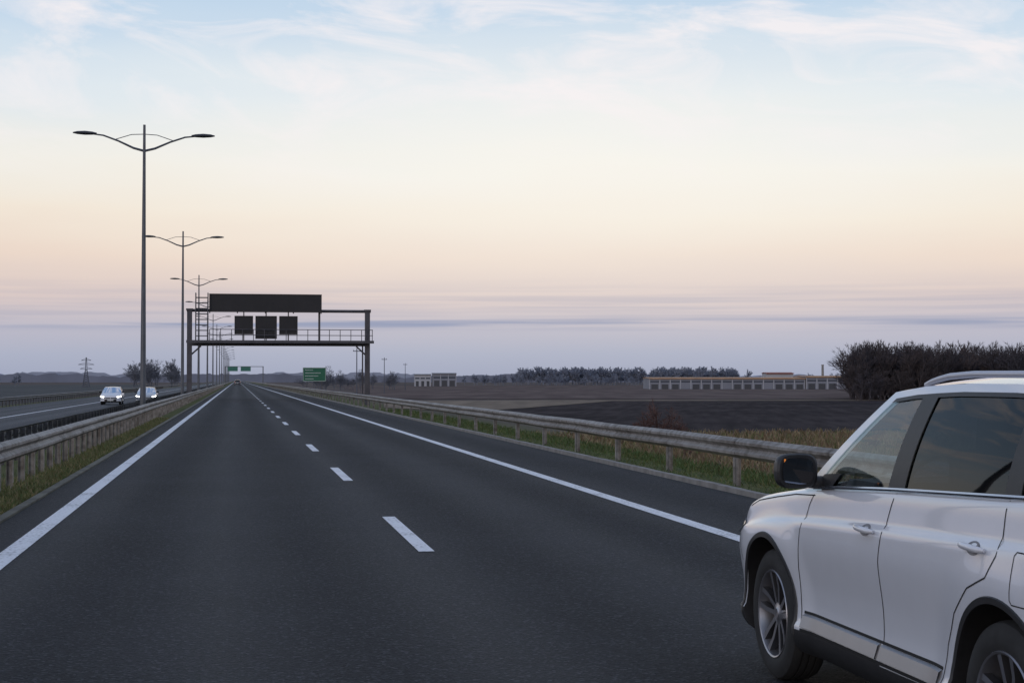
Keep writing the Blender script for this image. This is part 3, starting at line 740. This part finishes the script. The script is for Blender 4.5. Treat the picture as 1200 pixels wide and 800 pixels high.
    gp_.obj('panel_gaps',[gap],E,recalc=False)
    hd=MB(); hb=MB()
    for yc,zc in((-1.36,.935),(-2.47,.965)):
        for s in(-1,1):
            pts=[]
            for i in range(9):
                a=-1+i/4; y=yc+a*.105; q=S(y,zu(y,zc)); pts.append((s*(q[0]+.012+.020*(1-a**4)),y,zc+.004*a))
            hd.tube(pts,[.008,.013,.0145,.015,.015,.015,.0145,.013,.008],8)
            ctr=S(yc+.02,zu(yc,zc))
            rows=[[],[]]
            for k in range(21):
                w_=2*math.pi*k/20; yy=yc+.012+math.cos(w_)*.06; z=zc-.006+math.sin(w_)*.028; q=S(yy,zu(yy,z),.002); rows[0].append((s*q[0],q[1],q[2]))
                rows[1].append((s*(ctr[0]+.002),yc+.012,zc-.006))
            hb.grid(rows)
    hd.obj('door_handles',[paint],E,sharp=50); hb.obj('handle_recess_shade',[recm],E,sharp=60)
    for s,nm in((-1,'left_mirror'),(1,'right_mirror')):
        m=MB(); cx,cy,cz=.985,-.66,1.165
        secs=[(-.055,.90,.92),(-.045,1.0,1.0),(.0,.99,.98),(.05,.86,.84),(.09,.62,.58),(.105,.25,.22)]
        rows=[]
        for dy,kx,kz in secs:
            r=[]
            for k in range(25):
                a=2*math.pi*k/24; c_,s_=math.cos(a),math.sin(a); e=.62
                r.append((s*(cx+math.copysign(abs(c_)**e,c_)*.118*kx),cy+dy+.03*c_*(-1),cz+math.copysign(abs(s_)**e,s_)*.088*kz))
            rows.append(r)
        m.grid(rows,0); m.add(rows[-1][:-1],[tuple(range(24))],0); m.add(rows[0][:-1],[tuple(range(24))],0)
        gl=[]
        for k in range(24):
            a=2*math.pi*k/24; c_,s_=math.cos(a),math.sin(a); e=.6
            gl.append((s*(cx+math.copysign(abs(c_)**e,c_)*.090),cy-.060-.026*c_,cz+math.copysign(abs(s_)**e,s_)*.066))
        m.add(gl,[tuple(range(24))],1)
        m.tube([(s*.80,-.63,1.10),(s*.90,-.64,1.105)],[.035,.03],8,0)
        m.box((s*1.06,-.735,1.215),(.008,.006,.022),2)
        m.obj(nm,[blk,mirr,amber],E,sharp=50)
    for wy,wn in((0,'front'),(-2.67,'rear')):
        for s,sn in((-1,'left'),(1,'right')):
            m=MB(); c=(s*.775,wy,.352)
            tp=[(-.10,.235),(-.108,.28),(-.105,.315),(-.09,.34),(-.07,.350),(-.045,.352),(-.044,.343),(-.034,.343),(-.033,.352),(-.006,.352),(-.005,.343),(.005,.343),(.006,.352),(.033,.352),(.034,.343),(.044,.343),(.045,.352),(.07,.350),(.09,.342),(.104,.318),(.110,.285),(.106,.255),(.098,.238)]
            m.lathe_x(tp,c,64,0,s)
            m.lathe_x([(.098,.238),(.104,.234),(.100,.226),(.085,.222),(.03,.212),(-.09,.208)],c,64,1,s)
            m.lathe_x([(-.03,.215),(-.03,.0)],c,40,2,s)
            m.lathe_x([(.0,.0),(.0,.14),(-.012,.15),(-.02,.15)],c,40,4,s)
            m.lathe_x([(.078,.0),(.080,.028),(.074,.036),(.070,.060),(.04,.068)],c,30,1,s)
            for k in range(10):
                a0=2*math.pi*(k//2)/5+( .21 if k%2 else -.21)+.3
                ai=2*math.pi*(k//2)/5+( .34 if k%2 else -.34)+.3
                def pt(r,a,x,wd): 
                    y=r*math.cos(a); z=r*math.sin(a); ty,tz=-math.sin(a)*wd,math.cos(a)*wd
                    return [(c[0]+s*x,c[1]+y+ty,c[2]+z+tz),(c[0]+s*x,c[1]+y-ty,c[2]+z-tz)]
                A=pt(.050,ai,.070,.013); B=pt(.15,a0*.5+ai*.5,.080,.0125); C=pt(.226,a0,.094,.016)
                A2=pt(.050,ai,.03,.018); B2=pt(.15,a0*.5+ai*.5,.045,.017); C2=pt(.222,a0,.06,.020)
                vs=A+B+C+A2+B2+C2
                m.add(vs,[(0,1,3,2),(2,3,5,4)],1); m.add(vs,[(0,2,8,6),(2,4,10,8),(1,7,9,3),(3,9,11,5)],3)
            m.obj('%s_%s_wheel'%(wn,sn),[tyre,alloy,blk,adark,bdisc],E,sharp=35)
    hl=MB()
    for s in(-1,1):
        rows=[]
        for i in range(12):
            p=.46+.36*i/11; lo=.78-.03*i/11; hi=.88 if i else .84; r=[]
            for u in np.linspace(lo,hi+.04*i/11,5):
                q=S(p,u,.006); r.append((s*q[0],q[1]+.004,q[2]))
            rows.append(r)
        hl.grid(rows)
    hl.obj('headlights',[lens_on if lights_on else lens],E,sharp=50,recalc=False)
    tl=MB()
    for s in(-1,1):
        rows=[]
        for i in range(12):
            p=-3.22-.36*i/11; r=[]
            for u in np.linspace(.70,.92,5):
                q=S(p,u,.006); r.append((s*q[0],q[1]-.006,q[2]))
            rows.append(r)
        tl.grid(rows)
    tl.obj('tail_lights',[redl],E,sharp=50,recalc=False)
    g_=MB()
    for s in(-1,1):
        for (u0,u1) in((.22,.52),(.60,.76)):
            rows=[]
            for i in range(10):
                p=.84+.158*i/9; r=[]
                for u in np.linspace(u0,u1,5):
                    q=S(p,u,.0); r.append((s*q[0],q[1]+.012,q[2]))
                rows.append(r)
            g_.grid(rows)
    g_.obj('grille',[blk],E,recalc=False)
    m=MB(); m.box((0,-3.735,.62),(.52,.012,.11)); m.box((0,.985,.42),(.52,.012,.11)); m.obj('number_plates',[white],E)
    it=MB()
    for x in(-.37,.37):
        for y in(-1.62,-2.45):
            Mx=Matrix.Rotation(R(-14),3,'X')
            it.box((x,y,1.13),(.46,.13,.34),0,Mx,.82); it.box((x,y-.06,1.375),(.25,.09,.17),0,Mx,.8); it.tube([(x,y-.04,1.25),(x,y-.05,1.36)],.012,6)
    it.box((0,-.68,1.06),(1.4,.38,.10),0,None,.9)
    it.box((0,-1.2,1.50),(.22,.03,.06),0)
    pts=[]
    for k in range(25):
        a=2*math.pi*k/24; pts.append((-.37+math.cos(a)*.18,-1.0-math.sin(a)*.06,1.08+math.sin(a)*.17))
    it.tube(pts,.014,6,caps=False)
    it.obj('seats_and_dashboard',[cabin],E,sharp=40)
    return E
make_car('suv_car',paintW,(3.75,8.39,0.0))
make_car('oncoming_car',paintW,(-10.6,141,-.49),math.pi,(.98,.95,.92),True,False)
make_car('oncoming_car',paintS,(-7.95,146,-.49),math.pi,(.98,.95,.88),True,False)
make_car('distant_car',paintD,(.1,480,0.0),0,(1,1,1),False,False)
